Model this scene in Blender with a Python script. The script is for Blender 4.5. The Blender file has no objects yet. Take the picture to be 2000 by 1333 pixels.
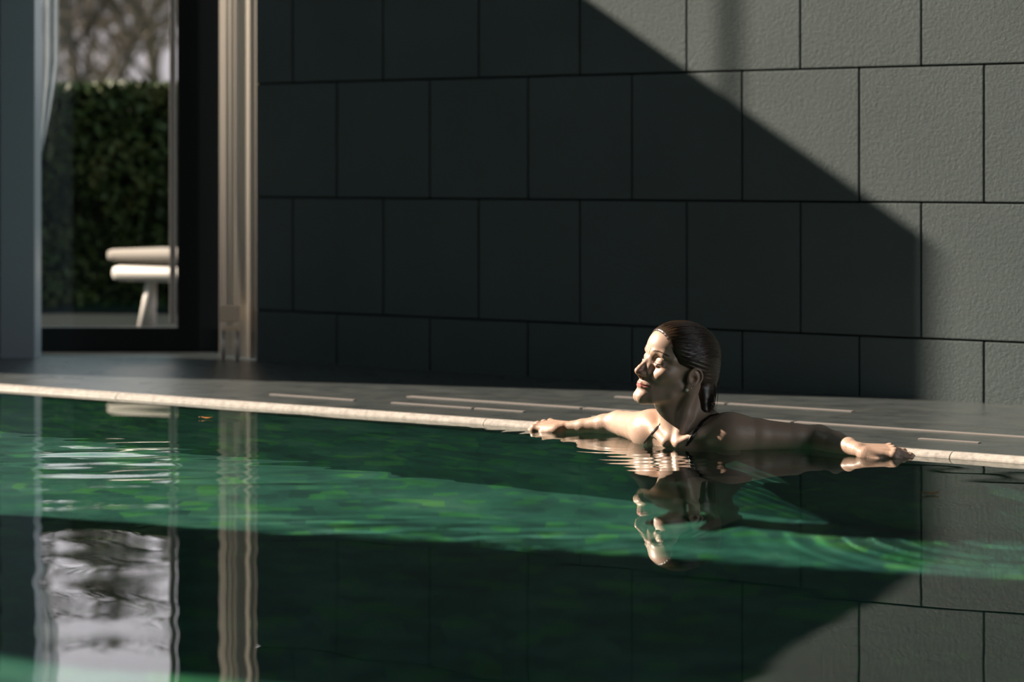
import bpy, math, random
import numpy as np
from mathutils import Vector, Matrix

random.seed(7)
rng = np.random.default_rng(7)
SC = bpy.context.scene
COL = SC.collection

# ------------------------------------------------------------------ camera
F = 4806.0          # focal length in pixels of the 2000 px wide frame
HOR = 335.0         # row of the horizon
CAM_H = 0.77
TH = math.radians(54.95)
FWD = Vector((-math.cos(TH), math.sin(TH), 0))
RGT = Vector((math.sin(TH), math.cos(TH), 0))
cam_d = bpy.data.cameras.new('camera')
cam = bpy.data.objects.new('camera', cam_d)
COL.objects.link(cam)
cam.location = (0, 0, CAM_H)
cam.rotation_euler = (math.pi/2, 0, math.atan2(FWD.y, FWD.x) - math.pi/2)
cam_d.sensor_width = 36.0
cam_d.lens = F / 2000 * 36.0
cam_d.shift_y = -(666.5 - HOR) / 2000
cam_d.clip_start = 0.05
cam_d.clip_end = 500
cam_d.dof.use_dof = True
cam_d.dof.focus_distance = 6.86
cam_d.dof.aperture_fstop = 2.2
SC.camera = cam

# ------------------------------------------------------------------ light
SUN_AZ = math.radians(17.0)     # travel direction in plan
SUN_EL = math.atan(0.602)
world = bpy.data.worlds.new('sky')
SC.world = world
world.use_nodes = True
wn = world.node_tree
wn.nodes.clear()
wo = wn.nodes.new('ShaderNodeOutputWorld')
bg = wn.nodes.new('ShaderNodeBackground')
# hazy winter sky: pale lilac haze low down, deep blue green overhead
wtc = wn.nodes.new('ShaderNodeTexCoord')
wsp = wn.nodes.new('ShaderNodeSeparateXYZ')
wrp = wn.nodes.new('ShaderNodeValToRGB')
wn.links.new(wtc.outputs['Generated'], wsp.inputs[0])
wn.links.new(wsp.outputs['Z'], wrp.inputs[0])
cr = wrp.color_ramp
for p_, c_ in ((0.0, (0.55, 0.50, 0.52)), (0.09, (0.80, 0.73, 0.77)), (0.16, (1.75, 1.58, 1.70)), (0.24, (1.6, 1.46, 1.56)), (0.36, (0.66, 0.84, 0.88)), (0.52, (0.36, 0.54, 0.58)), (1.0, (0.06, 0.10, 0.11))):
    e_ = cr.elements.new(p_) if p_ not in (0.0, 1.0) else cr.elements[0 if p_ == 0.0 else -1]
    e_.color = (*c_, 1)
wn.links.new(wrp.outputs[0], bg.inputs[0])
# clearer and brighter to the east
wme = wn.nodes.new('ShaderNodeMapRange')
wme.interpolation_type = 'SMOOTHSTEP'
wme.inputs['From Min'].default_value = 0.0; wme.inputs['From Max'].default_value = 0.7
wme.inputs['To Min'].default_value = 1.05; wme.inputs['To Max'].default_value = 1.5
wn.links.new(wsp.outputs['X'], wme.inputs['Value'])
wn.links.new(wme.outputs[0], bg.inputs[1])
wn.links.new(bg.outputs[0], wo.inputs[0])

sun_d = bpy.data.lights.new('sun', 'SUN')
sun_d.energy = 14.0
sun_d.color = (1.0, 0.82, 0.67)
sun_d.angle = math.radians(0.6)
sun = bpy.data.objects.new('sun', sun_d)
COL.objects.link(sun)
L = Vector((math.cos(SUN_AZ)*math.cos(SUN_EL), math.sin(SUN_AZ)*math.cos(SUN_EL), -math.sin(SUN_EL)))
sun.rotation_euler = L.to_track_quat('-Z', 'Y').to_euler()
sun.location = (-12, 0, 8)
sun_d.cycles.is_caustics_light = True

SC.view_settings.view_transform = 'Standard'
SC.view_settings.look = 'None'
SC.view_settings.exposure = 0.0
SC.view_settings.gamma = 1.0
SC.view_settings.use_curve_mapping = False
SC.cycles.max_bounces = 8
SC.cycles.diffuse_bounces = 4
SC.cycles.glossy_bounces = 4
SC.cycles.transmission_bounces = 6
SC.cycles.transparent_max_bounces = 16
SC.cycles.sample_clamp_indirect = 4.0
SC.cycles.caustics_reflective = False
SC.cycles.caustics_refractive = True
SC.cycles.blur_glossy = 0.3


def unproj(px, py=None, Y=None, z=None, Z=None):
    """world point seen at a pixel, on a plane Y, a plane z or at depth Z"""
    lx = (px - 1000) / F
    if Z is None:
        if Y is not None:
            Z = Y / (FWD.y + lx * RGT.y)
        else:
            Z = F * (CAM_H - z) / (py - HOR)
    p = FWD * Z + RGT * (lx * Z)
    zz = CAM_H - (py - HOR) * Z / F if py is not None else 0.0
    if z is not None:
        zz = z
    return Vector((p.x, p.y, zz))


# ------------------------------------------------------------------ materials
def mat(name, color, rough=0.6, metal=0.0, spec=0.5, **kw):
    m = bpy.data.materials.new(name)
    m.use_nodes = True
    nt = m.node_tree
    b = nt.nodes['Principled BSDF']
    b.inputs['Base Color'].default_value = (*color, 1)
    b.inputs['Roughness'].default_value = rough
    b.inputs['Metallic'].default_value = metal
    b.inputs['Specular IOR Level'].default_value = spec
    for k, v in kw.items():
        b.inputs[k.replace('_', ' ')].default_value = v
    return m


def N(m, t, **props):
    n = m.node_tree.nodes.new(t)
    for k, v in props.items():
        setattr(n, k, v)
    return n


def lk(m, a, b):
    m.node_tree.links.new(a, b)


def coords(m, scale=(1, 1, 1)):
    tc = N(m, 'ShaderNodeTexCoord')
    mp = N(m, 'ShaderNodeMapping')
    mp.inputs['Scale'].default_value = scale
    lk(m, tc.outputs['Object'], mp.inputs['Vector'])
    return mp.outputs[0]


def noise(m, vec, scale, detail=4, rough=0.6):
    n = N(m, 'ShaderNodeTexNoise')
    n.inputs['Scale'].default_value = scale
    n.inputs['Detail'].default_value = detail
    n.inputs['Roughness'].default_value = rough
    lk(m, vec, n.inputs['Vector'])
    return n


def ramp(m, fac, stops):
    r = N(m, 'ShaderNodeValToRGB')
    cr = r.color_ramp
    while len(cr.elements) < len(stops):
        cr.elements.new(0.5)
    for e, (p, c) in zip(cr.elements, stops):
        e.position = p
        e.color = (*c, 1)
    lk(m, fac, r.inputs[0])
    return r


def bump(m, h, strength=0.3, dist=0.01, prev=None):
    b = N(m, 'ShaderNodeBump')
    b.inputs['Strength'].default_value = strength
    b.inputs['Distance'].default_value = dist
    lk(m, h, b.inputs['Height'])
    if prev is not None:
        lk(m, prev, b.inputs['Normal'])
    return b


def P(m):
    return m.node_tree.nodes['Principled BSDF']


# bush-hammered wall stone
M_STONE = mat('bush_hammered_stone', (0.16, 0.165, 0.155), 0.75, spec=0.35)
v = coords(M_STONE)
n1 = noise(M_STONE, v, 230, 3, 0.65)
n2 = noise(M_STONE, v, 2.2, 4, 0.6)
n3 = noise(M_STONE, v, 90, 3, 0.6)
mx = N(M_STONE, 'ShaderNodeMath', operation='ADD')
lk(M_STONE, n1.outputs[0], mx.inputs[0]); lk(M_STONE, n3.outputs[0], mx.inputs[1])
b1 = bump(M_STONE, mx.outputs[0], 0.5, 0.0035)
lk(M_STONE, b1.outputs[0], P(M_STONE).inputs['Normal'])
r = ramp(M_STONE, n2.outputs[0], [(0.25, (0.060, 0.086, 0.088)), (0.75, (0.080, 0.110, 0.111))])
lk(M_STONE, r.outputs[0], P(M_STONE).inputs['Base Color'])
M_JOINT = mat('dark_joint', (0.038, 0.048, 0.048), 0.9)

# deck stone, damp, with fine joints
M_DECK = mat('damp_deck_stone', (0.08, 0.08, 0.08), 0.33, spec=1.0, Coat_Weight=1.0, Coat_Roughness=0.38, Coat_IOR=1.45)
v = coords(M_DECK)
n1 = noise(M_DECK, v, 9, 5, 0.6)
n2 = noise(M_DECK, v, 260, 3, 0.6)
r = ramp(M_DECK, n1.outputs[0], [(0.3, (0.034, 0.047, 0.049)), (0.7, (0.056, 0.070, 0.070))])
br = N(M_DECK, 'ShaderNodeTexBrick')
br.inputs['Scale'].default_value = 1.0
br.inputs['Brick Width'].default_value = 0.9
br.inputs['Row Height'].default_value = 0.3
br.inputs['Mortar Size'].default_value = 0.004
br.inputs['Mortar'].default_value = (0.03, 0.03, 0.03, 1)
lk(M_DECK, v, br.inputs['Vector'])
lk(M_DECK, r.outputs[0], br.inputs['Color1']); lk(M_DECK, r.outputs[0], br.inputs['Color2'])
lk(M_DECK, br.outputs[0], P(M_DECK).inputs['Base Color'])
rr = ramp(M_DECK, n1.outputs[0], [(0.3, (0.24,)*3), (0.7, (0.40,)*3)])
lk(M_DECK, rr.outputs[0], P(M_DECK).inputs['Roughness'])
b1 = bump(M_DECK, n2.outputs[0], 0.25, 0.002)
lk(M_DECK, b1.outputs[0], P(M_DECK).inputs['Normal'])

M_RIM = mat('pale_rim_stone', (0.42, 0.40, 0.37), 0.25)
v = coords(M_RIM)
n1 = noise(M_RIM, v, 60, 4, 0.7)
r = ramp(M_RIM, n1.outputs[0], [(0.3, (0.30, 0.29, 0.27)), (0.7, (0.52, 0.50, 0.46))])
lk(M_RIM, r.outputs[0], P(M_RIM).inputs['Base Color'])
b1 = bump(M_RIM, n1.outputs[0], 0.3, 0.002)
lk(M_RIM, b1.outputs[0], P(M_RIM).inputs['Normal'])

M_SLOT = mat('sunlit_slot_strip', (0.22, 0.21, 0.20), 0.4)

# pool mosaic
M_POOL = mat('green_pool_mosaic', (0.05, 0.25, 0.15), 0.5)
v = coords(M_POOL)
vo = N(M_POOL, 'ShaderNodeTexVoronoi')
vo.inputs['Scale'].default_value = 16
lk(M_POOL, v, vo.inputs['Vector'])
n1 = noise(M_POOL, v, 3.2, 5, 0.65)
r1 = ramp(M_POOL, n1.outputs[0], [(0.30, (0.006, 0.080, 0.060)), (0.5, (0.020, 0.150, 0.105)), (0.66, (0.06, 0.22, 0.155))])
sep = N(M_POOL, 'ShaderNodeSeparateColor')
lk(M_POOL, vo.outputs['Color'], sep.inputs[0])
r2 = ramp(M_POOL, sep.outputs[0], [(0.0, (0.05, 0.20, 0.22)), (0.22, (0.40, 0.46, 0.42)), (0.80, (0.52, 0.62, 0.45)), (0.88, (0.85, 1.0, 0.25))])
mm = N(M_POOL, 'ShaderNodeMix', data_type='RGBA', blend_type='MULTIPLY')
mm.inputs[0].default_value = 0.75
lk(M_POOL, r1.outputs[0], mm.inputs[6]); lk(M_POOL, r2.outputs[0], mm.inputs[7])
gm = N(M_POOL, 'ShaderNodeMix', data_type='RGBA', blend_type='MULTIPLY')
gm.inputs[0].default_value = 1.0
gm.inputs[7].default_value = (1.55, 1.38, 1.62, 1)
lk(M_POOL, mm.outputs[2], gm.inputs[6])
lk(M_POOL, gm.outputs[2], P(M_POOL).inputs['Base Color'])

# water: clear refracting surface
M_WATER = bpy.data.materials.new('pool_water')
M_WATER.use_nodes = True
nt = M_WATER.node_tree
nt.nodes.clear()
o_ = nt.nodes.new('ShaderNodeOutputMaterial')
g_ = nt.nodes.new('ShaderNodeBsdfGlass')
g_.inputs['IOR'].default_value = 1.333
g_.inputs['Roughness'].default_value = 0.0
g_.inputs['Color'].default_value = (0.97, 1.0, 0.985, 1)
nt.links.new(g_.outputs[0], o_.inputs[0])

M_FRAME = mat('dark_aluminium', (0.022, 0.026, 0.027), 0.4, 0.3)
M_COLUMN = mat('blue_grey_steel', (0.40, 0.52, 0.58), 0.38, 0.2)
M_BEAD = mat('pale_aluminium', (0.55, 0.52, 0.48), 0.35, 0.4)
M_PLASTER = mat('dark_plaster', (0.03, 0.032, 0.033), 0.85)
M_WHITE = mat('white_lacquer', (0.80, 0.77, 0.72), 0.4)
M_CUSHION = mat('cream_cushion', (0.40, 0.37, 0.33), 0.9)
M_WOOD = mat('pale_wood', (0.90, 0.74, 0.54), 0.6)
M_PAVE = mat('terrace_paving', (0.010, 0.016, 0.016), 0.9, spec=0.1)
M_LAWN = mat('lawn_grass', (0.06, 0.09, 0.03), 0.9)
M_BARK = mat('bark', (0.10, 0.085, 0.065), 0.9)
M_LEAF = mat('hedge_leaf', (0.05, 0.09, 0.02), 0.6)
v = coords(M_LEAF)
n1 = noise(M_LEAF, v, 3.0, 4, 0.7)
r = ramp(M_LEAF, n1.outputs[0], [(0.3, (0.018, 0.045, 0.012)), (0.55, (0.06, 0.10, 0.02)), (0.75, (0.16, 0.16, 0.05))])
lk(M_LEAF, r.outputs[0], P(M_LEAF).inputs['Base Color'])


def clear_glass(name, tint=(1, 1, 1)):
    m = bpy.data.materials.new(name)
    m.use_nodes = True
    nt = m.node_tree
    nt.nodes.clear()
    o = nt.nodes.new('ShaderNodeOutputMaterial')
    mx = nt.nodes.new('ShaderNodeMixShader')
    tr = nt.nodes.new('ShaderNodeBsdfTransparent')
    tr.inputs[0].default_value = (*tint, 1)
    gl = nt.nodes.new('ShaderNodeBsdfGlossy')
    gl.inputs['Roughness'].default_value = 0.0
    fr = nt.nodes.new('ShaderNodeFresnel')
    fr.inputs[0].default_value = 1.5
    ge = nt.nodes.new('ShaderNodeNewGeometry')       # same reflectance from either side of the sheet
    mr = nt.nodes.new('ShaderNodeMapRange')
    mr.inputs['To Min'].default_value = 1.5
    mr.inputs['To Max'].default_value = 1/1.5
    nt.links.new(ge.outputs['Backfacing'], mr.inputs['Value'])
    nt.links.new(mr.outputs[0], fr.inputs[0])
    nt.links.new(fr.outputs[0], mx.inputs[0])
    nt.links.new(tr.outputs[0], mx.inputs[1])
    nt.links.new(gl.outputs[0], mx.inputs[2])
    nt.links.new(mx.outputs[0], o.inputs[0])
    return m


M_GLASS = clear_glass('door_glass', (0.93, 0.94, 0.94))


def fabric(name, color, trans=0.5, see=0.0):
    m = bpy.data.materials.new(name)
    m.use_nodes = True
    nt = m.node_tree
    nt.nodes.clear()
    o = nt.nodes.new('ShaderNodeOutputMaterial')
    d = nt.nodes.new('ShaderNodeBsdfDiffuse'); d.inputs[0].default_value = (*color, 1)
    t = nt.nodes.new('ShaderNodeBsdfTranslucent'); t.inputs[0].default_value = (*color, 1)
    mx = nt.nodes.new('ShaderNodeMixShader'); mx.inputs[0].default_value = trans
    nt.links.new(d.outputs[0], mx.inputs[1]); nt.links.new(t.outputs[0], mx.inputs[2])
    tr = nt.nodes.new('ShaderNodeBsdfTransparent')
    m2 = nt.nodes.new('ShaderNodeMixShader'); m2.inputs[0].default_value = see
    nt.links.new(mx.outputs[0], m2.inputs[1]); nt.links.new(tr.outputs[0], m2.inputs[2])
    nt.links.new(m2.outputs[0], o.inputs[0])
    return m


M_CURTAIN = fabric('curtain_cloth', (0.90, 0.84, 0.76), 0.30)
M_SHEER = fabric('sheer_cloth', (0.55, 0.62, 0.66), 0.5, 0.5)


# ------------------------------------------------------------------ helpers
class MB:
    """collects shapes, builds them as one mesh object"""
    def __init__(s):
        s.v = []; s.f = []

    def add(s, vs, fs):
        k = len(s.v)
        s.v += [tuple(p) for p in vs]
        s.f += [tuple(i + k for i in f) for f in fs]

    def box(s, c, d, rz=0.0, bev=0.0):
        """box centred at c with full sizes d, chamfered edges when bev > 0"""
        hx, hy, hz = d[0]/2, d[1]/2, d[2]/2
        ca, sa = math.cos(rz), math.sin(rz)
        if bev <= 0:
            vs = [(x, y, z) for z in (-hz, hz) for y in (-hy, hy) for x in (-hx, hx)]
            fs = [(0, 2, 3, 1), (4, 5, 7, 6), (0, 1, 5, 4), (2, 6, 7, 3), (0, 4, 6, 2), (1, 3, 7, 5)]
        else:
            import bmesh
            bm = bmesh.new()
            bmesh.ops.create_cube(bm, size=1)
            for q in bm.verts:
                q.co = (q.co.x*2*hx, q.co.y*2*hy, q.co.z*2*hz)
            bmesh.ops.bevel(bm, geom=list(bm.edges), offset=bev, segments=2, affect='EDGES', profile=0.6)
            bm.verts.ensure_lookup_table()
            for i, q in enumerate(bm.verts):
                q.index = i
            vs = [tuple(q.co) for q in bm.verts]
            fs = [tuple(q.index for q in f.verts) for f in bm.faces]
            bm.free()
        s.add([(c[0]+x*ca-y*sa, c[1]+x*sa+y*ca, c[2]+z) for x, y, z in vs], fs)
        return s

    def tube(s, pts, rad, n=10, cap=True):
        pts = [Vector(p) for p in pts]
        rs = rad if isinstance(rad, (list, tuple)) else [rad]*len(pts)
        rings = []
        up = Vector((0, 0, 1))
        prev = None
        for i, p in enumerate(pts):
            t = (pts[min(i+1, len(pts)-1)] - pts[max(i-1, 0)]).normalized()
            if prev is None:
                a = t.cross(up if abs(t.z) < 0.9 else Vector((1, 0, 0))).normalized()
            else:
                a = (prev - t*prev.dot(t)).normalized()
            prev = a
            b = t.cross(a)
            rings.append([p + (a*math.cos(2*math.pi*j/n) + b*math.sin(2*math.pi*j/n))*rs[i] for j in range(n)])
        vs = [q for r_ in rings for q in r_]
        fs = []
        for i in range(len(pts)-1):
            for j in range(n):
                k = (j+1) % n
                fs.append((i*n+j, i*n+k, (i+1)*n+k, (i+1)*n+j))
        if cap:
            fs.append(tuple(range(n))[::-1])
            fs.append(tuple((len(pts)-1)*n + j for j in range(n)))
        s.add(vs, fs)
        return s

    def build(s, name, m, parent=None, smooth=False):
        me = bpy.data.meshes.new(name)
        me.from_pydata(s.v, [], s.f)
        me.update()
        import bmesh
        bm = bmesh.new(); bm.from_mesh(me)
        bmesh.ops.recalc_face_normals(bm, faces=bm.faces)
        bm.to_mesh(me); bm.free()
        if m:
            me.materials.append(m)
        if smooth:
            me.polygons.foreach_set('use_smooth', [True]*len(me.polygons))
        o = bpy.data.objects.new(name, me)
        COL.objects.link(o)
        if parent:
            o.parent = parent
            o.matrix_parent_inverse = parent.matrix_world.inverted() if False else Matrix.Translation(-parent.location)
        return o


def tag(o, label=None, cat=None, group=None, kind=None):
    for k, x in (('label', label), ('category', cat), ('group', group), ('kind', kind)):
        if x:
            o[k] = x
    return o


def empty(name, loc):
    o = bpy.data.objects.new(name, None)
    o.location = loc
    COL.objects.link(o)
    return o


def np_mesh(name, verts, faces, m=None, smooth=True, parent=None):
    me = bpy.data.meshes.new(name)
    verts = np.asarray(verts, dtype=np.float32); faces = np.asarray(faces, dtype=np.int32)
    me.vertices.add(len(verts)); me.vertices.foreach_set('co', verts.ravel())
    k = faces.shape[1]
    me.loops.add(faces.size); me.loops.foreach_set('vertex_index', faces.ravel())
    me.polygons.add(len(faces)); me.polygons.foreach_set('loop_start', np.arange(0, faces.size, k, dtype=np.int32))
    me.update(calc_edges=True)
    me.validate()
    if smooth:
        me.polygons.foreach_set('use_smooth', np.ones(len(me.polygons), dtype=bool))
    if m:
        me.materials.append(m)
    o = bpy.data.objects.new(name, me)
    COL.objects.link(o)
    if parent:
        o.parent = parent
        o.matrix_parent_inverse = Matrix.Translation(-parent.location)
    return o

# ------------------------------------------------------------------ the shell
WY = 7.455                      # face of the stone wall
WX0 = unproj(499, 700, Y=WY).x  # its left end
DZ = 0.014                      # deck level above the water
T = 0.4525
EY = 6.075                      # water side of the rim
XE = 1.25

# stone wall, tiles in running bond, one mesh
mb = MB()
rows = [DZ - 0.30, 0.216, 0.667, 1.1195]
while rows[-1] < 4.4:
    rows.append(rows[-1] + T)
xa = unproj(1449, 300, Y=WY).x
xb = unproj(1563, 500, Y=WY).x
for i in range(len(rows) - 1):
    x_ref = xa if i % 2 == 0 else xb
    k0 = math.floor((WX0 - x_ref) / 0.4525)
    x = x_ref + k0 * 0.4525
    g = 0.0035
    while x < XE:
        x0, x1 = max(x, WX0), min(x + 0.4525, XE)
        z0, z1 = rows[i], rows[i+1]
        if x1 - x0 > 0.02:
            dy = random.uniform(0, 0.0012)
            mb.box(((x0+x1)/2, WY + 0.02 + dy, (z0+z1)/2), (x1-x0-2*g, 0.04, z1-z0-2*g), 0, 0.0025)
        x += 0.4525
w = mb.build('wall_back', M_STONE)
tag(w, kind='structure')
wb = MB().box(((WX0+XE)/2, WY + 0.16, 2.15), (XE-WX0-0.004, 0.28, 4.9)).build('wall_core', M_JOINT, w)

# deck
dk = MB().box(((-12+XE)/2, (EY + 0.045 + 8.1)/2, DZ - 0.15), (XE+12, 8.1 - EY - 0.045, 0.30)).build('floor', M_DECK)
tag(dk, kind='structure')
# rounded rim stones along the pool edge
rx = [-12.07, -10.53, -8.99, -7.45, -5.91, -4.37, -2.83, -1.29, 0.25, 1.24]
k = 0
for a, b_ in zip(rx[:-1], rx[1:]):
    k += 1
    prof = [(EY + 0.0005, -0.16), (EY, -0.004), (EY + 0.003, 0.004), (EY + 0.009, 0.010), (EY + 0.020, DZ + 0.0015),
            (EY + 0.034, DZ + 0.002), (EY + 0.044, DZ), (EY + 0.044, -0.16)]
    mb = MB()
    n = len(prof)
    mb.add([(a + 0.0015, y, z) for y, z in prof] + [(b_ - 0.0015, y, z) for y, z in prof],
           [(i, (i+1) % n, n + (i+1) % n, n + i) for i in range(n)] + [tuple(range(n)), tuple(range(2*n-1, n-1, -1))])
    tag(mb.build('trim_%d' % k, M_RIM), kind='structure')

# slot and joint strips along the deck, coloured pale for light they catch
strips = [(6.552, 0.030, [(-5.02, -4.32), (-4.315, -3.56), (-3.555, -2.79), (-2.785, -2.02), (-2.015, -1.2)]),
          (6.345, 0.018, [(-5.45, -5.08), (-4.93, -4.60), (-4.595, -4.40), (-4.15, -3.8), (-3.05, -2.86), (-2.52, -2.26)]),
          (6.945, 0.022, [(-4.45, -4.02), (-4.015, -3.56)])]
k = 20
for y, wd, segs in strips:
    for a, b_ in segs:
        k += 1
        tag(MB().box(((a+b_)/2, y, DZ + 0.0012), (b_-a-0.006, wd, 0.004), 0, 0.001).build('trim_%d' % k, M_SLOT), kind='structure')

# pool basin
PD = -1.30
pb = MB()
pb.box((-4.3, EY + 0.10, (PD - 0.01)/2 - 0.09), (11.6, 0.18, -PD - 0.16))
tag(pb.build('wall_pool_far', M_POOL), kind='structure')
tag(MB().box((-3.4, 1.0, PD - 0.1), (18, 10.6, 0.2)).build('floor_pool', M_POOL), kind='structure')
tag(MB().box((-9.35, 0.9, -0.65), (0.5, 10.3, 1.3)).build('wall_pool_left', M_POOL), kind='structure')
tag(MB().box((XE + 0.15, 0.9, -0.66), (0.3, 10.3, 1.29)).build('wall_pool_right', M_POOL), kind='structure')
tag(MB().box((-3.75, -4.1, -0.65), (10.6, 0.3, 1.3)).build('wall_pool_near', M_POOL), kind='structure')

# water surface with real ripples
def ripple(X, Y):
    h = np.zeros_like(X)
    r_ = np.random.default_rng(3)
    for i in range(26):
        lam = 0.16 * (1.13 ** i) if i < 16 else 0.3 + 0.06*(i-16)
        ang = r_.uniform(-0.7, 0.7) + math.radians(126) + (math.pi if i % 3 == 0 else 0)
        k_ = 2*math.pi/lam
        amp = 0.00055 * lam / (1 + 1.2*lam)
        h += amp*np.sin(k_*(X*math.cos(ang) + Y*math.sin(ang)) + r_.uniform(0, 6.28))
    # calmer and livelier patches
    env = 0.55 + 0.45*np.sin(1.1*X + 0.7*Y + 1.0)*np.sin(0.8*Y - 0.5*X + 0.4)
    # disturbed band towards the glazed side
    band = np.exp(-((X + 4.65)/0.75)**2) * np.exp(-((Y - 4.72)/0.42)**2)
    h2 = np.zeros_like(X)
    for i in range(10):
        lam = 0.05 + 0.022*i
        ang = r_.uniform(-0.5, 0.5) + math.radians(120)
        h2 += 0.0010*lam*np.sin(2*math.pi/lam*(X*math.cos(ang)+Y*math.sin(ang)) + r_.uniform(0, 6.28))
    # small rings round the swimmer
    d = np.hypot(X + 3.72, Y - 5.86)
    ring = 0.00038*np.sin(2*math.pi*d/0.075)*np.exp(-((d-0.28)/0.28)**2) + 0.00012*np.sin(2*math.pi*d/0.047+1)*np.exp(-((d-0.35)/0.3)**2)
    return h*env*0.9 + h2*band*3.8 + ring

gx = np.concatenate([np.arange(-9.1, -7.0, 0.06), np.arange(-7.0, -0.6, 0.02), np.arange(-0.6, XE + 0.01, 0.10)])
gy = np.concatenate([np.arange(-3.95, 1.6, 0.08), np.arange(1.6, 4.4, 0.025), np.arange(4.4, EY, 0.016), [EY - 0.0005]])
gx[-1] = XE
GX, GY = np.meshgrid(gx, gy, indexing='xy')
GZ = ripple(GX, GY)
nv = GX.size
idx = np.arange(nv).reshape(GX.shape)
fq = np.stack([idx[:-1, :-1], idx[:-1, 1:], idx[1:, 1:], idx[1:, :-1]], -1).reshape(-1, 4)
water = np_mesh('pool_water', np.stack([GX, GY, GZ], -1).reshape(-1, 3), fq, M_WATER)
water.cycles.is_caustics_caster = True
for o in bpy.data.objects:
    if 'pool' in o.name and o is not water:
        o.cycles.is_caustics_receiver = True
tag(water, 'calm green pool water filling the basin below the pale rim', 'water', kind='stuff')

# two fallen leaves floating on the pool
M_DRY = mat('dry_orange_leaf', (0.42, 0.17, 0.03), 0.6)
def floating_leaf(px_, py_, size, rz, label):
    c = unproj(px_, py_, z=0.0)
    mb = MB(); vs = []; fs = []
    n = 10
    for i in range(n+1):
        t = i/n
        w_ = size*0.30*math.sin(math.pi*min(1, t*1.03))**0.8 + 0.0004
        x = (t-0.5)*size
        for s_, zz in ((-1, 0.0035), (0, 0.0012), (1, 0.0035)):
            vs.append((x, s_*w_, zz + 0.004*(2*t-1)**2))
    for i in range(n):
        for j in (0, 1):
            a_ = i*3+j
            fs.append((a_, a_+1, a_+4, a_+3))
    ca, sa = math.cos(rz), math.sin(rz)
    mb.add([(c.x + x*ca - y*sa, c.y + x*sa + y*ca, z) for x, y, z in vs], fs)
    mb.tube([(c.x - size*0.75*ca, c.y - size*0.75*sa, 0.006), (c.x - size*0.45*ca, c.y - size*0.45*sa, 0.005)], 0.0007, 6)
    o = mb.build('floating_leaf', M_DRY, None, True)
    so = o.modifiers.new('thickness', 'SOLIDIFY'); so.thickness = 0.0006
    tag(o, label, 'leaf')
floating_leaf(405, 819, 0.036, 0.5, 'small orange leaf floating by the rim in front of the curtain reflection')
floating_leaf(1818, 967, 0.040, 0.7, 'small orange leaf floating on the water, below and right of the outstretched hand')

# ceiling, glazed side and unseen parts added to shade sun and sky
def structure(name, c, d, m, rz=0):
    o = MB().box(c, d, rz).build(name, m)
    return tag(o, kind='structure')

structure('wall_near', (-3.0, -4.35, 2.2), (9.4, 0.2, 4.9), M_PLASTER)
structure('wall_right', (XE + 0.15, 0.1, 2.3), (0.3, 8.2, 4.9), M_PLASTER)
structure('wall_right_top', (XE + 0.15, 5.8, 4.5), (0.3, 3.2, 0.5), M_PLASTER)
for k_ in range(2):
    structure('trim_%d' % (63+k_), (XE + 0.15, 5.2 + 1.0*k_, 2.03), (0.10, 0.06, 4.0), M_FRAME)
structure('wall_sky_block', (-15.0, -3.7, 2.0), (0.4, 14.6, 4.0), M_LEAF)  # unseen wall added to keep low western sky light out
# unseen slope added to block the high sky, rising with the low sun
mb = MB()
cy0, cy1 = -4.4, 7.0
mb.add([(-7.66, cy0, 4.62), (-7.66, cy1, 4.62), (-10.9, cy1, 6.66), (-10.9, cy0, 6.66),
        (-7.66, cy0, 4.74), (-7.66, cy1, 4.74), (-10.9, cy1, 6.78), (-10.9, cy0, 6.78)],
       [(0, 1, 2, 3), (4, 7, 6, 5), (0, 4, 5, 1), (1, 5, 6, 2), (2, 6, 7, 3), (3, 7, 4, 0)])
tag(mb.build('ceiling_sky_block', M_PLASTER), kind='structure')
PX = -7.60
HP = 0.53 + (unproj(1800, 600, Y=7.455).x + 7.60)/math.cos(SUN_AZ)*math.tan(SUN_EL)
ya, yb = WY - (unproj(1800, 600, Y=WY).x - PX)*math.tan(SUN_AZ), WY - (WX0 - PX)*math.tan(SUN_AZ) + 0.012
structure('ceiling', (-2.93, 1.6, 4.75), (9.46, 12.0, 0.3), M_PLASTER)
structure('wall_sun_block', (PX, (ya+yb)/2, HP/2), (0.10, yb-ya, HP), M_PLASTER)  # unseen panel, shaped to cast the diagonal shadow on the stone wall
def at_px(X, Y):
    # where a sun ray through (X, Y) crosses the glazed side
    return Y - (X - PX)*math.tan(SUN_AZ)
# refracted picture of the pool floor fixes the pier between the two openings
pu, pl = at_px(-3.70, 5.28), at_px(-3.45, 3.86)
structure('wall_left_pier', (PX, (pu+pl)/2, 2.30), (0.10, pu-pl, 4.6), M_PLASTER)
structure('wall_left_end', (PX, -1.5, 2.30), (0.10, 5.8, 4.6), M_PLASTER)
xm = unproj(1425, 100, Y=WY).x
ym = WY - (xm - PX)*math.tan(SUN_AZ)
structure('trim_60', (PX, ym, (HP+4.6)/2), (0.02, 0.016, 4.6-HP), M_FRAME)
structure('trim_61', (PX, yb - 0.04, (HP+4.6)/2), (0.05, 0.06, 4.6-HP), M_FRAME)

# steel column left of the door
ry = TH - math.pi/2
cz = 9.98
cpos = FWD*cz + RGT*((41-1000)/F*cz)
col = MB().box((cpos.x, cpos.y, (DZ+4.6)/2), (0.139, 0.139, 4.6-DZ), math.atan2(RGT.y, RGT.x), 0.004).build('steel_column', M_COLUMN)
tag(col, 'square blue grey steel column standing on the deck at the left of the glass door', 'column')

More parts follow.
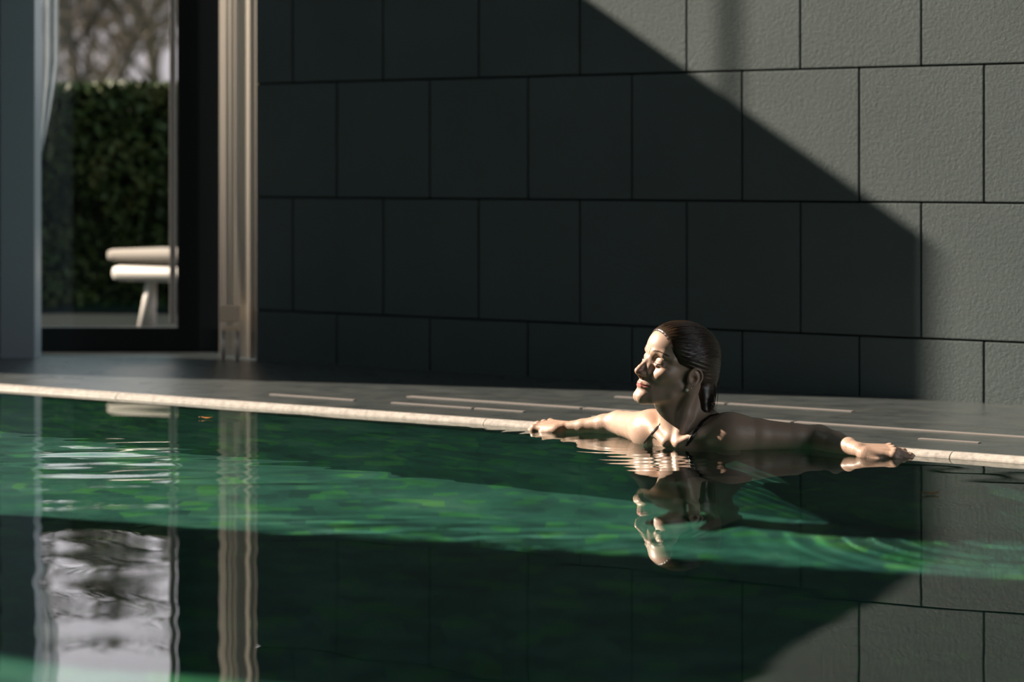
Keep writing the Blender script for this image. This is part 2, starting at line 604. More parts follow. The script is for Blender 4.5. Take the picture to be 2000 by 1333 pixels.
# glass door turned towards the pool
A = unproj(74, 687, z=DZ)
B = unproj(432, 687, z=DZ)
dv = (B - A); dl = dv.length; dr = math.atan2(dv.y, dv.x); du = dv.normalized()
dn = Vector((-du.y, du.x, 0))
def on_door(px, back=0.0):
    # distance along the door line seen at column px
    s_ = (px - 1000)/F
    # solve (A + t du) . (RGT - s FWD) = 0
    q = RGT - FWD*s_
    return -(A.x*q.x + A.y*q.y)/(du.x*q.x + du.y*q.y)
door = empty('door_1', A.lerp(B, 0.5))
tag(door, kind='structure')
def door_part(name, t0, t1, z0, z1, th, m, off=0.0, bev=0.003):
    c = A + du*((t0+t1)/2) + dn*(th/2 + off)
    return MB().box((c.x, c.y, (z0+z1)/2), (t1-t0, th, z1-z0), dr, bev).build(name, m, door)
t1_ = on_door(346); t2_ = on_door(432)
door_part('frame_rail', -1.45, t2_, DZ, 0.115, 0.07, M_FRAME)
door_part('frame_stile', t1_, on_door(388), DZ, 4.6, 0.07, M_FRAME)
door_part('frame_jamb', on_door(388), t2_, DZ, 4.6, 0.12, M_PLASTER)
door_part('frame_stile', -1.52, -1.45, DZ, 4.6, 0.07, M_FRAME)
door_part('pane', -1.45, t1_, 0.115, 4.6, 0.008, M_GLASS, 0.03, 0)
bd = A + du*on_door(339) - dn*0.02
MB().box((bd.x, bd.y, (0.135+4.6)/2), (0.026, 0.03, 4.6-0.135), dr, 0.006).build('lit_edge_bar', M_BEAD, door)  # pale colour stands for sunlight on the inner edge of the frame

# gathered curtain between the door and the stone wall
def curtain(name, p0, p1, z0, z1, amp, folds, m, taper=None, nz=2, ns=160):
    p0 = Vector(p0); p1 = Vector(p1)
    d_ = (p1-p0); n_ = Vector((-d_.y, d_.x, 0)).normalized()
    vs = []; fs = []
    for j in range(nz+1):
        z = z0 + (z1-z0)*j/nz
        for i in range(ns+1):
            t = i/ns
            tt = t if taper is None else t*taper(z)
            q = p0 + d_*tt + n_*(amp*(math.sin(2*math.pi*folds*t) + 0.45*math.sin(2*math.pi*folds*2.3*t+1+0.3*z)))
            vs.append((q.x, q.y, z))
    for j in range(nz):
        for i in range(ns):
            a_ = j*(ns+1)+i
            fs.append((a_, a_+1, a_+ns+2, a_+ns+1))
    mb = MB(); mb.add(vs, fs)
    o = mb.build(name, m, None, True)
    so = o.modifiers.new('thickness', 'SOLIDIFY'); so.thickness = 0.002
    return o
c0 = Vector((-6.775, 7.568, 0)); c1 = Vector((-6.502, 7.482, 0))
cu = curtain('curtain', (c0.x, c0.y, 0), (c1.x, c1.y, 0), DZ+0.003, 4.5, 0.0055, 3.2, M_CURTAIN)
tag(cu, 'gathered cream curtain hanging to the deck between the door and the stone wall', 'curtain')
def tp(z):
    return min(1.0, max(0.04, (z - 0.80)/0.42)**0.7 if z > 0.80 else 0.04)
s0 = unproj(72, 690, Z=10.22); s1 = unproj(115, 690, Z=10.22)
sc_ = curtain('sheer_curtain', (s0.x, s0.y, 0), (s1.x, s1.y, 0), 0.80, 4.5, 0.006, 2.5, M_SHEER, tp, 60, 60)
tag(sc_, 'sheer blue grey cloth drawn in beside the steel column, in front of the garden', 'curtain')

# ------------------------------------------------------------------ outside
structure('floor_lawn', (-20, 41.3, -0.10), (70, 60, 0.18), M_LAWN)
structure('floor_lawn_side', (-32.05, 0.0, -0.10), (40, 22.6, 0.18), M_LAWN)
structure('floor_paving', (-8.0, 9.7, -0.09), (8.0, 3.2, 0.20), M_PAVE)

# lounger end seen through the door
lz = 11.75
lg = empty('garden_lounger', (0, 0, 0))
lc = FWD*lz + RGT*((338-1000)/F*lz)
lg.location = (lc.x, lc.y, 0.01)
ra = math.atan2(RGT.y, RGT.x)
cb, sb = math.cos(math.radians(35)), math.sin(math.radians(35))
ra2 = ra - math.radians(35)
def lp(u, w_, z):      # u across the picture, w depth
    q = lc + (RGT*cb - FWD*sb)*u + (FWD*cb + RGT*sb)*w_
    return (q.x, q.y, z)
pxm = lz/F
mb = MB(); mb.box(lp(0.0, 0.1, CAM_H-(535-HOR)*pxm), (0.62, 0.42, 0.075), ra2, 0.034); mb.build('frame', M_WHITE, lg, True)
mb = MB(); mb.box(lp(-0.02, 0.1, CAM_H-(500-HOR)*pxm), (0.65, 0.40, 0.055), ra2, 0.022); mb.build('mattress', M_CUSHION, lg, True)
for u_, w_ in ((-0.10, -0.04), (-0.06, 0.26), (0.22, -0.04), (0.22, 0.26)):
    mb = MB()
    zt = CAM_H-(550-HOR)*pxm
    mb.tube([lp(u_ - 0.035, w_, 0.011), lp(u_, w_, zt + 0.005)], [0.045, 0.026], 14)
    mb.build('leg', M_WHITE, lg, True)
tag(lg, 'white garden lounger with cream mattress on tapered legs, seen through the glass door', 'lounger')

bz = 9.84
q = FWD*bz + RGT*((450-1000)/F*bz)
st = empty('stand_in_stool', (q.x, q.y, DZ))  # made-up stool, stands in for a pale box by the jamb
zt, zb = CAM_H-(598-HOR)*bz/F, CAM_H-(640-HOR)*bz/F
MB().box((q.x, q.y, (zt+zb)/2 + 0.012), (0.078, 0.085, zt-zb-0.024), ra, 0.005).build('seat', M_WOOD, st)
MB().box((q.x, q.y, zb - 0.006), (0.070, 0.076, 0.012), ra, 0.002).build('apron', M_WOOD, st)
for u_ in (-0.028, 0.028):
    for w_ in (-0.030, 0.030):
        e_ = q + RGT*u_ + FWD*w_
        MB().tube([(e_.x, e_.y, DZ + 0.001), (e_.x, e_.y, zb - 0.010)], 0.005, 10).build('leg', M_BEAD, st, True)
tag(st, 'made-up low stool with pale wooden seat, standing in for a pale box at the foot of the curtain', 'stool')

# clipped hedge
def leaf_cloud(name, n, sampler, size, m, parent=None, seed=1):
    r_ = np.random.default_rng(seed)
    c = sampler(r_, n)
    a = r_.normal(size=(n, 3)); a /= np.linalg.norm(a, axis=1)[:, None]
    b = r_.normal(size=(n, 3)); b -= a*(a*b).sum(1)[:, None]; b /= np.linalg.norm(b, axis=1)[:, None]
    s = size*r_.uniform(0.6, 1.3, (n, 1))
    V = np.stack([c - a*s, c + b*s*0.5, c + a*s, c - b*s*0.5], 1).reshape(-1, 3)
    Fq = np.arange(4*n).reshape(-1, 4)
    return np_mesh(name, V, Fq, m, False, parent)

hz_ = 13.75
hc = FWD*hz_ + RGT*((150-1000)/F*hz_)
HH = CAM_H + (335-163)*hz_/F
hd = empty('clipped_hedge', (hc.x, hc.y, 0))
def hs_(r_, n):
    u = r_.uniform(-2.2, 2.2, n); z = r_.uniform(0, HH, n)
    w_ = np.abs(r_.normal(0, 0.10, n)) + 0.06*np.sin(u*5+z*4)
    top = r_.random(n) < 0.25
    z[top] = HH - np.abs(r_.normal(0, 0.03, top.sum())); w_[top] = r_.uniform(0, 0.8, top.sum())
    p = np.array(hc)[None, :] + np.array(RGT)[None, :]*u[:, None] + np.array(FWD)[None, :]*w_[:, None]
    p[:, 2] = z
    return p
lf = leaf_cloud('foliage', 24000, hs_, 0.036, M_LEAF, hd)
core = hc + FWD*0.5
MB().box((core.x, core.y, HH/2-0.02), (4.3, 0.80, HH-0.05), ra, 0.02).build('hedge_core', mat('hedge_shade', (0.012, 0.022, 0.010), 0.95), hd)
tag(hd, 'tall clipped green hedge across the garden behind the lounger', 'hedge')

# bare trees behind the hedge
def tree(x, y, h, seed, label):
    r_ = random.Random(seed)
    root = empty('bare_tree', (x, y, 0))
    tr = MB(); br_ = MB(); tips = []
    def grow(p, d, ln, rad, lev, mb):
        n = 4
        pts = [p]; q = p.copy(); dd = d.copy()
        for i in range(n):
            dd = (dd + Vector((r_.uniform(-.2, .2), r_.uniform(-.2, .2), r_.uniform(-.05, .10)))).normalized()
            q = q + dd*ln/n
            pts.append(q.copy())
        mb.tube(pts, [rad*(1-0.5*i/n) for i in range(n+1)], 6 if lev < 2 else 3, False)
        if lev < 4:
            for i in range((11, 6, 5, 4)[lev]):
                t = r_.uniform(0.22 if lev == 0 else 0.3, 1.0)
                j = min(int(t*n), n-1)
                s = pts[j].lerp(pts[j+1], t*n-j)
                nd = (dd + Vector((r_.uniform(-1, 1), r_.uniform(-1, 1), r_.uniform(-.4, .5)))*1.1).normalized()
                grow(s, nd, ln*r_.uniform(.42, .6), max(rad*0.42, 0.010), lev+1, br_)
    grow(Vector((x, y, 0)), Vector((0, 0, 1)), h*0.72, h*0.025, 0, tr)
    tr.build('trunk', M_BARK, root, True)
    br_.build('branches', M_BARK, root, True)
    tag(root, label, 'tree')
    return root
for i, (px_, zz, h_, lab) in enumerate([
        (75, 33, 5.0, 'bare winter tree behind the hedge, half hidden by the steel column'),
        (180, 26, 4.0, 'bare winter tree rising behind the middle of the hedge'),
        (310, 40, 5.8, 'bare winter tree behind the hedge, above the lounger')]):
    q = FWD*zz + RGT*((px_-1000)/F*zz)
    tree(q.x, q.y, h_, 11+i, lab)

# ------------------------------------------------------------------ the swimmer
S = 1.12                        # world units per metre before the final unit scaling
HO = unproj(1323, 713, Z=6.90)
ps, pit, rol = math.radians(60), math.radians(14), math.radians(-8)
_B = np.array([[0, 1, 0], [1, 0, 0], [0, 0, 1]], float)
_Y = np.array([[math.cos(ps), -math.sin(ps), 0], [math.sin(ps), math.cos(ps), 0], [0, 0, 1]])
_P = np.array([[math.cos(pit), 0, -math.sin(pit)], [0, 1, 0], [math.sin(pit), 0, math.cos(pit)]])
_R = np.array([[1, 0, 0], [0, math.cos(rol), -math.sin(rol)], [0, math.sin(rol), math.cos(rol)]])
_W = np.array([[RGT.x, -FWD.x, 0], [RGT.y, -FWD.y, 0], [0, 0, 1]])      # view (right, towards camera, up) -> world
HR = _W @ _Y @ _B @ _P @ _R      # head axes -> world
HOn = np.array(HO)


def h2w(p):
    """head millimetres -> world"""
    return HR @ (np.asarray(p, float)*0.001*S) + HOn


def smin(a, b, k):
    if k <= 0:
        return np.minimum(a, b)
    h = np.maximum(k - np.abs(a-b), 0)/k
    return np.minimum(a, b) - h*h*k*0.25


def smax(a, b, k):
    return -smin(-a, -b, k)


def s_ell(p, c, r):
    q = [(p[i]-c[i])/r[i] for i in range(3)]
    k0 = np.sqrt(q[0]**2 + q[1]**2 + q[2]**2)
    k1 = np.sqrt((q[0]/r[0])**2 + (q[1]/r[1])**2 + (q[2]/r[2])**2) + 1e-9
    return k0*(k0-1)/k1


def s_cone(p, a, b, ra, rb):
    ba = [b[i]-a[i] for i in range(3)]
    l2 = sum(x*x for x in ba)
    t = np.clip(sum((p[i]-a[i])*ba[i] for i in range(3))/l2, 0, 1)
    return np.sqrt(sum((p[i]-a[i]-t*ba[i])**2 for i in range(3))) - (ra + (rb-ra)*t)


def s_chain(p, pts, rs, k=0.0):
    d = None
    rs = rs if isinstance(rs, (list, tuple)) else [rs]*len(pts)
    for i in range(len(pts)-1):
        e = s_cone(p, pts[i], pts[i+1], rs[i], rs[i+1])
        d = e if d is None else smin(d, e, k)
    return d


def chaikin(pts, it=2):
    pts = [np.array(p, float) for p in pts]
    for _ in range(it):
        out = [pts[0]]
        for a, b in zip(pts[:-1], pts[1:]):
            out += [a*0.75 + b*0.25, a*0.25 + b*0.75]
        pts = out + [pts[-1]]
    return pts


def rot_y(p, c, ang):
    ca, sa = math.cos(ang), math.sin(ang)
    x, z = p[0]-c[0], p[2]-c[2]
    return (x*ca + z*sa + c[0], p[1], -x*sa + z*ca + c[2])


def head_sdf(x, y, z):
    """head in millimetres: x forward, y to her left, z up"""
    ay = np.sqrt(y*y + 0.6)
    p = (x, ay, z)
    d = s_ell((x, y, z), (-10, 0, 34), (94, 72, 74))
    d = smin(d, s_ell((x, y, z), (30, 0, 34), (62, 53, 54)), 22)
    d = smin(d, s_ell((x, y, z), (22, 0, -22), (62, 57, 62)), 20)
    d = smin(d, s_ell((x, y, z), (50, 0, -66), (43, 35, 38)), 18)      # mouth barrel
    d = smin(d, s_chain(p, [(6, 46, -52), (22, 42, -74), (60, 22, -94), (76, 8, -99)], [19, 17, 14, 14], 6), 16)   # jaw
    d = smin(d, s_ell(p, (77.5, 4, -99), (15.5, 16, 14)), 14)              # chin
    d = smin(d, s_ell(p, (50, 44, -24), (24, 18, 18)), 16)             # cheekbone
    d = smin(d, s_ell(p, (62, 32, -37), (18, 17, 16)), 12)             # raised cheek of the smile
    d = smin(d, s_chain(p, [(82, 4, 14), (81, 18, 15), (71, 36, 17), (52, 51, 12)], [9, 9.5, 9, 8], 4), 10)   # brow
    d = smax(d, -s_ell(p, (98, 31, 1), (19, 16, 10)), 14)              # socket
    d = smax(d, -s_ell(p, (93, 15, -4), (9, 5, 8)), 9)               # beside the nose root
    d = smin(d, s_ell(p, (65.5, 31, 0), (14.5, 15.5, 11.5)), 5)        # closed lids over the eye
    d = smin(d, s_chain(p, [(79, 18, -9), (80, 31, -12), (70, 44, -9)], [3.0, 3.5, 3], 2), 5)   # lower lid roll
    d = smax(d, -s_chain(p, [(80, 15, -4), (82.5, 24, -6.2), (82, 33, -7.2), (76.5, 42, -6), (69, 49, -3)], [1.2, 1.5, 1.5, 1.3, 0.8]), 1.2)
    d = smax(d, -s_chain(p, [(80, 17, 5), (81, 27, 9), (76, 39, 8.5), (68, 48, 3)], [1.0, 1.3, 1.3, 0.8]), 2.5)
    for a, b in (((70, 50, -2), (60, 58, 3)), ((70, 50, -5), (59, 59, -5)), ((69, 50, -8), (60, 57, -13))):
        d = smax(d, -s_cone(p, a, b, 1.2, 0.9), 3.0)                   # crow's feet
    # nose
    d = smin(d, s_chain((x, y, z), [(82, 0, 8), (91, 0, -10), (103, 0, -29), (108, 0, -38)], [7.0, 6.5, 7.5, 8.8], 3), 7)
    d = smin(d, s_chain(p, [(80, 7, 2), (84, 10, -20), (88, 12, -36)], [8, 9, 9], 4), 8)
    d = smin(d, s_ell(p, (97, 11, -42), (11, 5.6, 7.0)), 5)
    d = smin(d, s_chain((x, y, z), [(106, 0, -44), (95, 0, -52)], [4.5, 4.5]), 4)
    d = smax(d, -s_ell(p, (102, 6.0, -50), (6.5, 3.2, 4.5)), 2.0)
    d = smax(d, -s_chain(p, [(93, 17, -37), (89, 18, -46)], [1.6, 1.6]), 3.5)
    # lips
    d = smin(d, s_chain(p, [(94.5, 0, -66.3), (93, 6, -65.8), (85, 18, -67), (76, 28, -66)], [3.0, 3.2, 2.6, 1.5], 2), 5)
    d = smin(d, s_chain(p, [(92, 0, -73.2), (90.5, 8, -73), (83.5, 19, -71), (76, 27, -68)], [3.9, 3.7, 2.7, 1.5], 2), 5)
    d = smax(d, -s_chain(p, [(101.5, 0, -70), (98, 8, -69.6), (89, 18, -69.4), (79.5, 27, -67), (73, 33, -63.5)], [1.5, 1.5, 1.5, 1.4, 1.0]), 1.6)
    d = smax(d, -s_chain((x, y, z), [(103, 0, -55), (102, 0, -60)], [1.6, 1.8]), 3.5)     # philtrum
    d = smax(d, -s_chain(p, [(103, 0, -86), (97, 16, -85)], [5, 4]), 10)                  # under the lip
    d = smax(d, -s_chain(p, [(94, 21, -46), (87, 30, -55), (77, 36, -66)], [1.6, 2.4, 1.6]), 6)   # smile fold
    d = smax(d, -s_chain(p, [(93, 4.5, 6), (93, 5.5, 22)], [1.2, 0.8]), 2.5)             # frown lines
    # ear
    e = rot_y((p[0], p[1], (p[2] + 24)*1.10 - 17), (-8, 0, -14), math.radians(-10))
    ear = s_ell((e[0], e[1] - 0.28*(-(e[0]) - 2), e[2]), (-9, 74, -11), (17, 3.6, 25))
    ear = smin(ear, s_ell((e[0], e[1], e[2]), (0, 71, -38), (9, 4.5, 10)), 5)
    hp = chaikin([(5, 72, -6), (4, 74.5, 8), (-5, 78, 17), (-17, 81, 17), (-25, 83.5, 7), (-27, 84.5, -7), (-22, 83, -21), (-11, 78, -32), (-2, 73, -42)])
    hel = s_chain(e, hp, [3.0]*len(hp), 0.5)
    ear = smin(ear, hel, 2.0)
    apt = chaikin([(-8, 77, 7), (-15, 79.5, 0), (-17, 80.5, -12), (-9, 78, -25), (-1, 75, -27)])
    ant = s_chain(e, apt, [2.3]*len(apt), 0.5)
    ear = smin(ear, ant, 2.0)
    ear = smin(ear, s_ell(e, (5, 74.5, -15), (4.5, 4.5, 6.5)), 3)
    ear = smax(ear, -s_ell(e, (-5, 80, -12), (8.5, 7.5, 10.5)), 2.0)
    d = smin(d, ear, 3.5)
    return d


class Field:
    def __init__(s, xs, ys, zs):
        s.ax = [np.asarray(a, np.float32) for a in (xs, ys, zs)]
        s.D = np.full([len(a) for a in s.ax], 1.0, np.float32)

    def sub(s, lo, hi):
        sl = tuple(slice(max(int(np.searchsorted(a, l))-1, 0), int(np.searchsorted(a, h))+1) for a, l, h in zip(s.ax, lo, hi))
        g = (s.ax[0][sl[0]][:, None, None], s.ax[1][sl[1]][None, :, None], s.ax[2][sl[2]][None, None, :])
        return sl, g

    def cone(s, a, b, ra, rb, k, flat=None):
        m = k + 0.03
        lo = [min(a[i]-ra, b[i]-rb) - m for i in range(3)]
        hi = [max(a[i]+ra, b[i]+rb) + m for i in range(3)]
        sl, g = s.sub(lo, hi)
        s.D[sl] = smin(s.D[sl], s_cone(g, a, b, ra, rb), k)

    def chain(s, pts, rs, k, kin=0.01):
        for i in range(len(pts)-1):
            s.cone(pts[i], pts[i+1], rs[i], rs[i+1], k if i == 0 else kin)

    def ell(s, c, r, k, sub=False):
        m = k + 0.03
        sl, g = s.sub([c[i]-r[i]-m for i in range(3)], [c[i]+r[i]+m for i in range(3)])
        e = s_ell(g, c, r)
        s.D[sl] = smax(s.D[sl], -e, k) if sub else smin(s.D[sl], e, k)

    def cut(s, a, b, ra, rb, k):
        m = k + 0.02
        lo = [min(a[i]-ra, b[i]-rb) - m for i in range(3)]
        hi = [max(a[i]+ra, b[i]+rb) + m for i in range(3)]
        sl, g = s.sub(lo, hi)
        s.D[sl] = smax(s.D[sl], -s_cone(g, a, b, ra, rb), k)

    def mesh(s):
        D = s.D
        ins = D < 0
        nx, ny, nz = D.shape
        c = np.zeros((nx-1, ny-1, nz-1), np.int8)
        for i in (0, 1):
            for j in (0, 1):
                for k in (0, 1):
                    c += ins[i:nx-1+i, j:ny-1+j, k:nz-1+k]
        act = np.nonzero((c > 0) & (c < 8))
        n = len(act[0])
        ids = np.full(c.shape, -1, np.int32)
        ids[act] = np.arange(n)
        acc = np.zeros((n, 3)); cnt = np.zeros(n)
        cor = {}
        for i in (0, 1):
            for j in (0, 1):
                for k in (0, 1):
                    cor[(i, j, k)] = (D[act[0]+i, act[1]+j, act[2]+k].astype(np.float64),
                                      np.stack([s.ax[0][act[0]+i], s.ax[1][act[1]+j], s.ax[2][act[2]+k]], -1).astype(np.float64))
        ks = list(cor)
        for a in ks:
            for ax in range(3):
                if a[ax] == 0:
                    b = tuple(1 if q == ax else a[q] for q in range(3))
                    da, pa = cor[a]; db, pb = cor[b]
                    m = (da < 0) != (db < 0)
                    t = np.where(m, da/np.where(m, da-db, 1), 0)[:, None]
                    acc += np.where(m[:, None], pa + (pb-pa)*t, 0)
                    cnt += m
        V = acc/cnt[:, None]
        Fs = []
        # edges along each axis
        e = ins[:-1, :, :] != ins[1:, :, :]
        I = np.nonzero(e[:, 1:-1, 1:-1]); I = (I[0], I[1]+1, I[2]+1)
        q = np.stack([ids[I[0], I[1]-1, I[2]-1], ids[I[0], I[1], I[2]-1], ids[I[0], I[1], I[2]], ids[I[0], I[1]-1, I[2]]], -1)
        f = ins[I[0], I[1], I[2]]
        Fs.append(np.where(f[:, None], q, q[:, ::-1]))
        e = ins[:, :-1, :] != ins[:, 1:, :]
        I = np.nonzero(e[1:-1, :, 1:-1]); I = (I[0]+1, I[1], I[2]+1)
        q = np.stack([ids[I[0]-1, I[1], I[2]-1], ids[I[0]-1, I[1], I[2]], ids[I[0], I[1], I[2]], ids[I[0], I[1], I[2]-1]], -1)
        f = ins[I[0], I[1], I[2]]
        Fs.append(np.where(f[:, None], q, q[:, ::-1]))
        e = ins[:, :, :-1] != ins[:, :, 1:]
        I = np.nonzero(e[1:-1, 1:-1, :]); I = (I[0]+1, I[1]+1, I[2])
        q = np.stack([ids[I[0]-1, I[1]-1, I[2]], ids[I[0], I[1]-1, I[2]], ids[I[0], I[1], I[2]], ids[I[0]-1, I[1], I[2]]], -1)
        f = ins[I[0], I[1], I[2]]
        Fs.append(np.where(f[:, None], q, q[:, ::-1]))
        return V, np.concatenate(Fs)


def stepped(segs):
    """axis samples: [(start, end, step), ...]"""
    out = []
    for a, b, st in segs:
        out.append(np.arange(a, b - st*0.5, st))
    out.append([segs[-1][1]])
    return np.concatenate(out)


def pp(px, py, Y):
    return np.array(unproj(px, py, Y=Y))


# joints, taken where the photo shows them
shR, elR, wrR = pp(1270, 840, 5.94), pp(1209, 827, 6.075), pp(1106, 835.5, 6.045)
foR = [pp(1180, 829.5, 6.07), pp(1138, 833.5, 6.055)]
shL, elL, wrL = pp(1428, 847, 5.93), pp(1600, 859, 6.10), pp(1675, 879.5, 5.98)
foL = [pp(1632, 866.5, 6.035), pp(1658, 873.5, 6.0)]
mid = (shR + shL)/2
notch = np.array([mid[0]-0.005, 5.845, 0.012])
neckb = np.array([mid[0]+0.005, 5.945, 0.055])
chest = np.array([mid[0], 5.945, -0.13])
waist = np.array([mid[0]+0.01, 5.935, -0.36])
hips = np.array([mid[0]+0.02, 5.92, -0.57])
hx, hy, hzz = HOn
FX = 0.0017
xs = stepped([(wrR[0]-0.25, wrR[0]+0.04, 0.0020), (wrR[0]+0.04, hx-0.16, 0.004), (hx-0.16, hx+0.15, FX), (hx+0.15, wrL[0]-0.03, 0.004), (wrL[0]-0.03, wrL[0]+0.24, 0.0020)])
ys = stepped([(5.40, 5.76, 0.008), (5.76, hy+0.16, FX), (hy+0.16, hy+0.19, 0.004)] if hy+0.16 > 6.10 else [(5.40, 5.76, 0.008), (5.76, hy+0.16, FX), (hy+0.16, 6.16, 0.0022)])
zs = stepped([(-1.31, -0.16, 0.010), (-0.16, -0.08, 0.004), (-0.08, hzz-0.15, 0.0021), (hzz-0.15, hzz+0.16, FX)])
fd = Field(xs, ys, zs)

# torso, hips and legs under the water
fd.ell(chest + (0, 0, -0.02), (0.150, 0.100, 0.19), 0.02)
fd.ell(mid + (0, 0.01, -0.015), (0.150, 0.075, 0.058), 0.04)
fd.cone(chest, waist, 0.100, 0.088, 0.06)
fd.ell(hips, (0.165, 0.112, 0.15), 0.08)
for sgn in (-1, 1):
    fd.ell(chest + (sgn*0.072, -0.075, -0.035), (0.062, 0.050, 0.060), 0.03)
    h_ = hips + (sgn*0.088, -0.03, -0.03); kn = np.array([hips[0]+sgn*0.070+0.01, 5.87, -0.93]); an = np.array([hips[0]+sgn*0.065+0.02, 5.95, -1.235])
    fd.cone(h_, kn, 0.085, 0.058, 0.05)
    fd.cone(kn, kn*0.45+an*0.55, 0.060, 0.055, 0.02)
    fd.cone(kn*0.5+an*0.5, an, 0.056, 0.036, 0.02)
    fd.cone(an + (0, 0.015, -0.01), an + (sgn*0.02, -0.15, -0.05), 0.036, 0.020, 0.03)
# shoulders and arms
dirR = (elR-shR); dirL = (elL-shL)
for sh, el, wr, sg in ((shR, elR, wrR, -1), (shL, elL, wrL, 1)):
    big = 1.0
    fd.ell(sh + (sg*(-0.01), 0.0, -0.004), (0.060, 0.055, 0.050), 0.04)
    fd.cone(mid + (sg*0.05, 0.03, 0.012), sh + (-sg*0.01, 0.015, 0.004), 0.036, 0.032, 0.04)   # trapezius
    m1 = sh + (el-sh)*0.30
    fd.chain([sh, m1, sh+(el-sh)*0.72, el], [0.049, 0.046, 0.039, 0.0355 if sg < 0 else 0.039], 0.035, 0.008)
    fo = foR if sg < 0 else foL
    fr = (0.035, 0.0295, 0.0215, 0.0175) if sg < 0 else (0.039, 0.0325, 0.0245, 0.0195)
    fd.chain([el, fo[0], fo[1], wr], fr, 0.012, 0.008)
    # clavicle and the hollow above it
    cl0 = notch + (sg*0.022, 0.0, 0.004); cl1 = sh + (-sg*0.015, -0.028, 0.030)
    fd.cone(cl0, (cl0+cl1)/2 + (0, -0.012, 0.0), 0.0125, 0.0105, 0.018)
    fd.cone((cl0+cl1)/2 + (0, -0.012, 0.0), cl1, 0.0105, 0.011, 0.018)
fd.ell(notch + (0, -0.020, 0.018), (0.012, 0.012, 0.014), 0.014, True)
# neck
nt_ = h2w((-24, 0, -46)); nf = h2w((18, 0, -66))
fd.cone(nt_, neckb, 0.056, 0.060, 0.035)
fd.cone(nf, notch + (0.002, 0.045, 0.0), 0.036, 0.036, 0.03)
fd.cone(h2w((26, 0, -92)), notch + (0.0, 0.032, 0.035), 0.016, 0.014, 0.02)          # throat
fd.chain([h2w((-20, 62, -38)), h2w((-12, 52, -78))*0.55 + (notch + (0.03, 0.03, 0.03))*0.45, notch + (0.013, 0.004, 0.006)], [0.020, 0.019, 0.0095], 0.016, 0.012)
fd.chain([h2w((-20, -62, -38)), notch + (-0.018, 0.035, 0.05), notch + (-0.013, 0.004, 0.006)], [0.020, 0.014, 0.0085], 0.016, 0.012)

# head
sl, g = fd.sub(HOn - 0.175, HOn + 0.175)
q = [g[i] - np.float32(HOn[i]) for i in range(3)]
k_ = 1000.0/S
loc = [((HR[0, i]*q[0] + HR[1, i]*q[1] + HR[2, i]*q[2])*k_).astype(np.float32) for i in range(3)]
hd_ = head_sdf(*loc).astype(np.float32)*np.float32(S/1000)
fd.D[sl] = smin(fd.D[sl], hd_, 0.016)
del hd_, loc


# hands
def hand(wr, f, u, bends, spread, thumb, lift=0.0):
    f = np.array(f, float); f /= np.linalg.norm(f)
    u = np.array(u, float); u -= f*np.dot(u, f); u /= np.linalg.norm(u)
    s_ = np.cross(f, u)
    if s_[1] < 0:
        s_ = -s_                         # towards the little finger, away from the camera
    A_ = lambda a, b, c: wr + (f*a + s_*b + u*c)*S
    kn = []
    for i in range(4):
        off = -0.030 + 0.0195*i
        ln = (0.086, 0.089, 0.084, 0.077)[i]
        k0 = A_(0.008, off*0.45, 0.000); k1 = A_(ln, off, 0.001 - 0.002*abs(i-1.2))
        fd.cone(k0, k1, 0.0125*S, 0.0100*S, 0.009)
        kn.append(k1)
        fd.ell(k1 + u*0.004*S, (0.0088*S,)*3, 0.006)
    fd.cone(A_(0.02, -0.020, -0.006), A_(0.055, -0.022, -0.006), 0.015*S, 0.011*S, 0.012)
    tips = []
    for i in range(4):
        L3 = ((0.044, 0.026, 0.019), (0.049, 0.030, 0.020), (0.045, 0.028, 0.019), (0.035, 0.021, 0.017))[i]
        r3 = ((0.0088, 0.0080, 0.0073, 0.0062), (0.0090, 0.0082, 0.0074, 0.0063), (0.0086, 0.0078, 0.0070, 0.0060), (0.0076, 0.0069, 0.0062, 0.0054))[i]
        a = 0.0
        q_ = kn[i].copy()
        d0 = f*math.cos(spread[i]) + s_*math.sin(spread[i])
        for j in range(3):
            a += math.radians(bends[i][j])
            q2 = q_ + (d0*math.cos(a) - u*math.sin(a))*L3[j]*S
            fd.cone(q_, q2, r3[j]*S, r3[j+1]*S, 0.004 if j else 0.006)
            if j < 2:
                fd.ell(q2 + u*0.0010, (r3[j+1]*1.07*S,)*3, 0.003)
            q_ = q2
        tips.append(q_)
    t0 = A_(0.018, -0.020, -0.004)
    pts = [t0] + [A_(*t) for t in thumb]
    fd.chain(pts, [0.0145*S, 0.0112*S, 0.0095*S, 0.0072*S][:len(pts)], 0.010, 0.004)
    return tips


tipsR = hand(wrR, (-1.0, 0.10, 0.015), (0.05, -0.22, 1.0),
             [(38, 42, 22), (30, 40, 22), (26, 36, 20), (22, 34, 18)], (-0.10, -0.02, 0.06, 0.16),
             [(0.050, -0.040, -0.012), (0.078, -0.050, -0.022), (0.098, -0.050, -0.030)])
tipsL = hand(wrL, (1.0, 0.50, -0.02), (0.05, -0.25, 1.0),
             [(30, 48, 26), (26, 44, 24), (20, 38, 20), (16, 34, 18)], (-0.12, -0.02, 0.08, 0.18),
             [(0.048, -0.042, -0.014), (0.076, -0.050, -0.024), (0.096, -0.048, -0.030)])

V, Fc = fd.mesh()
del fd.D
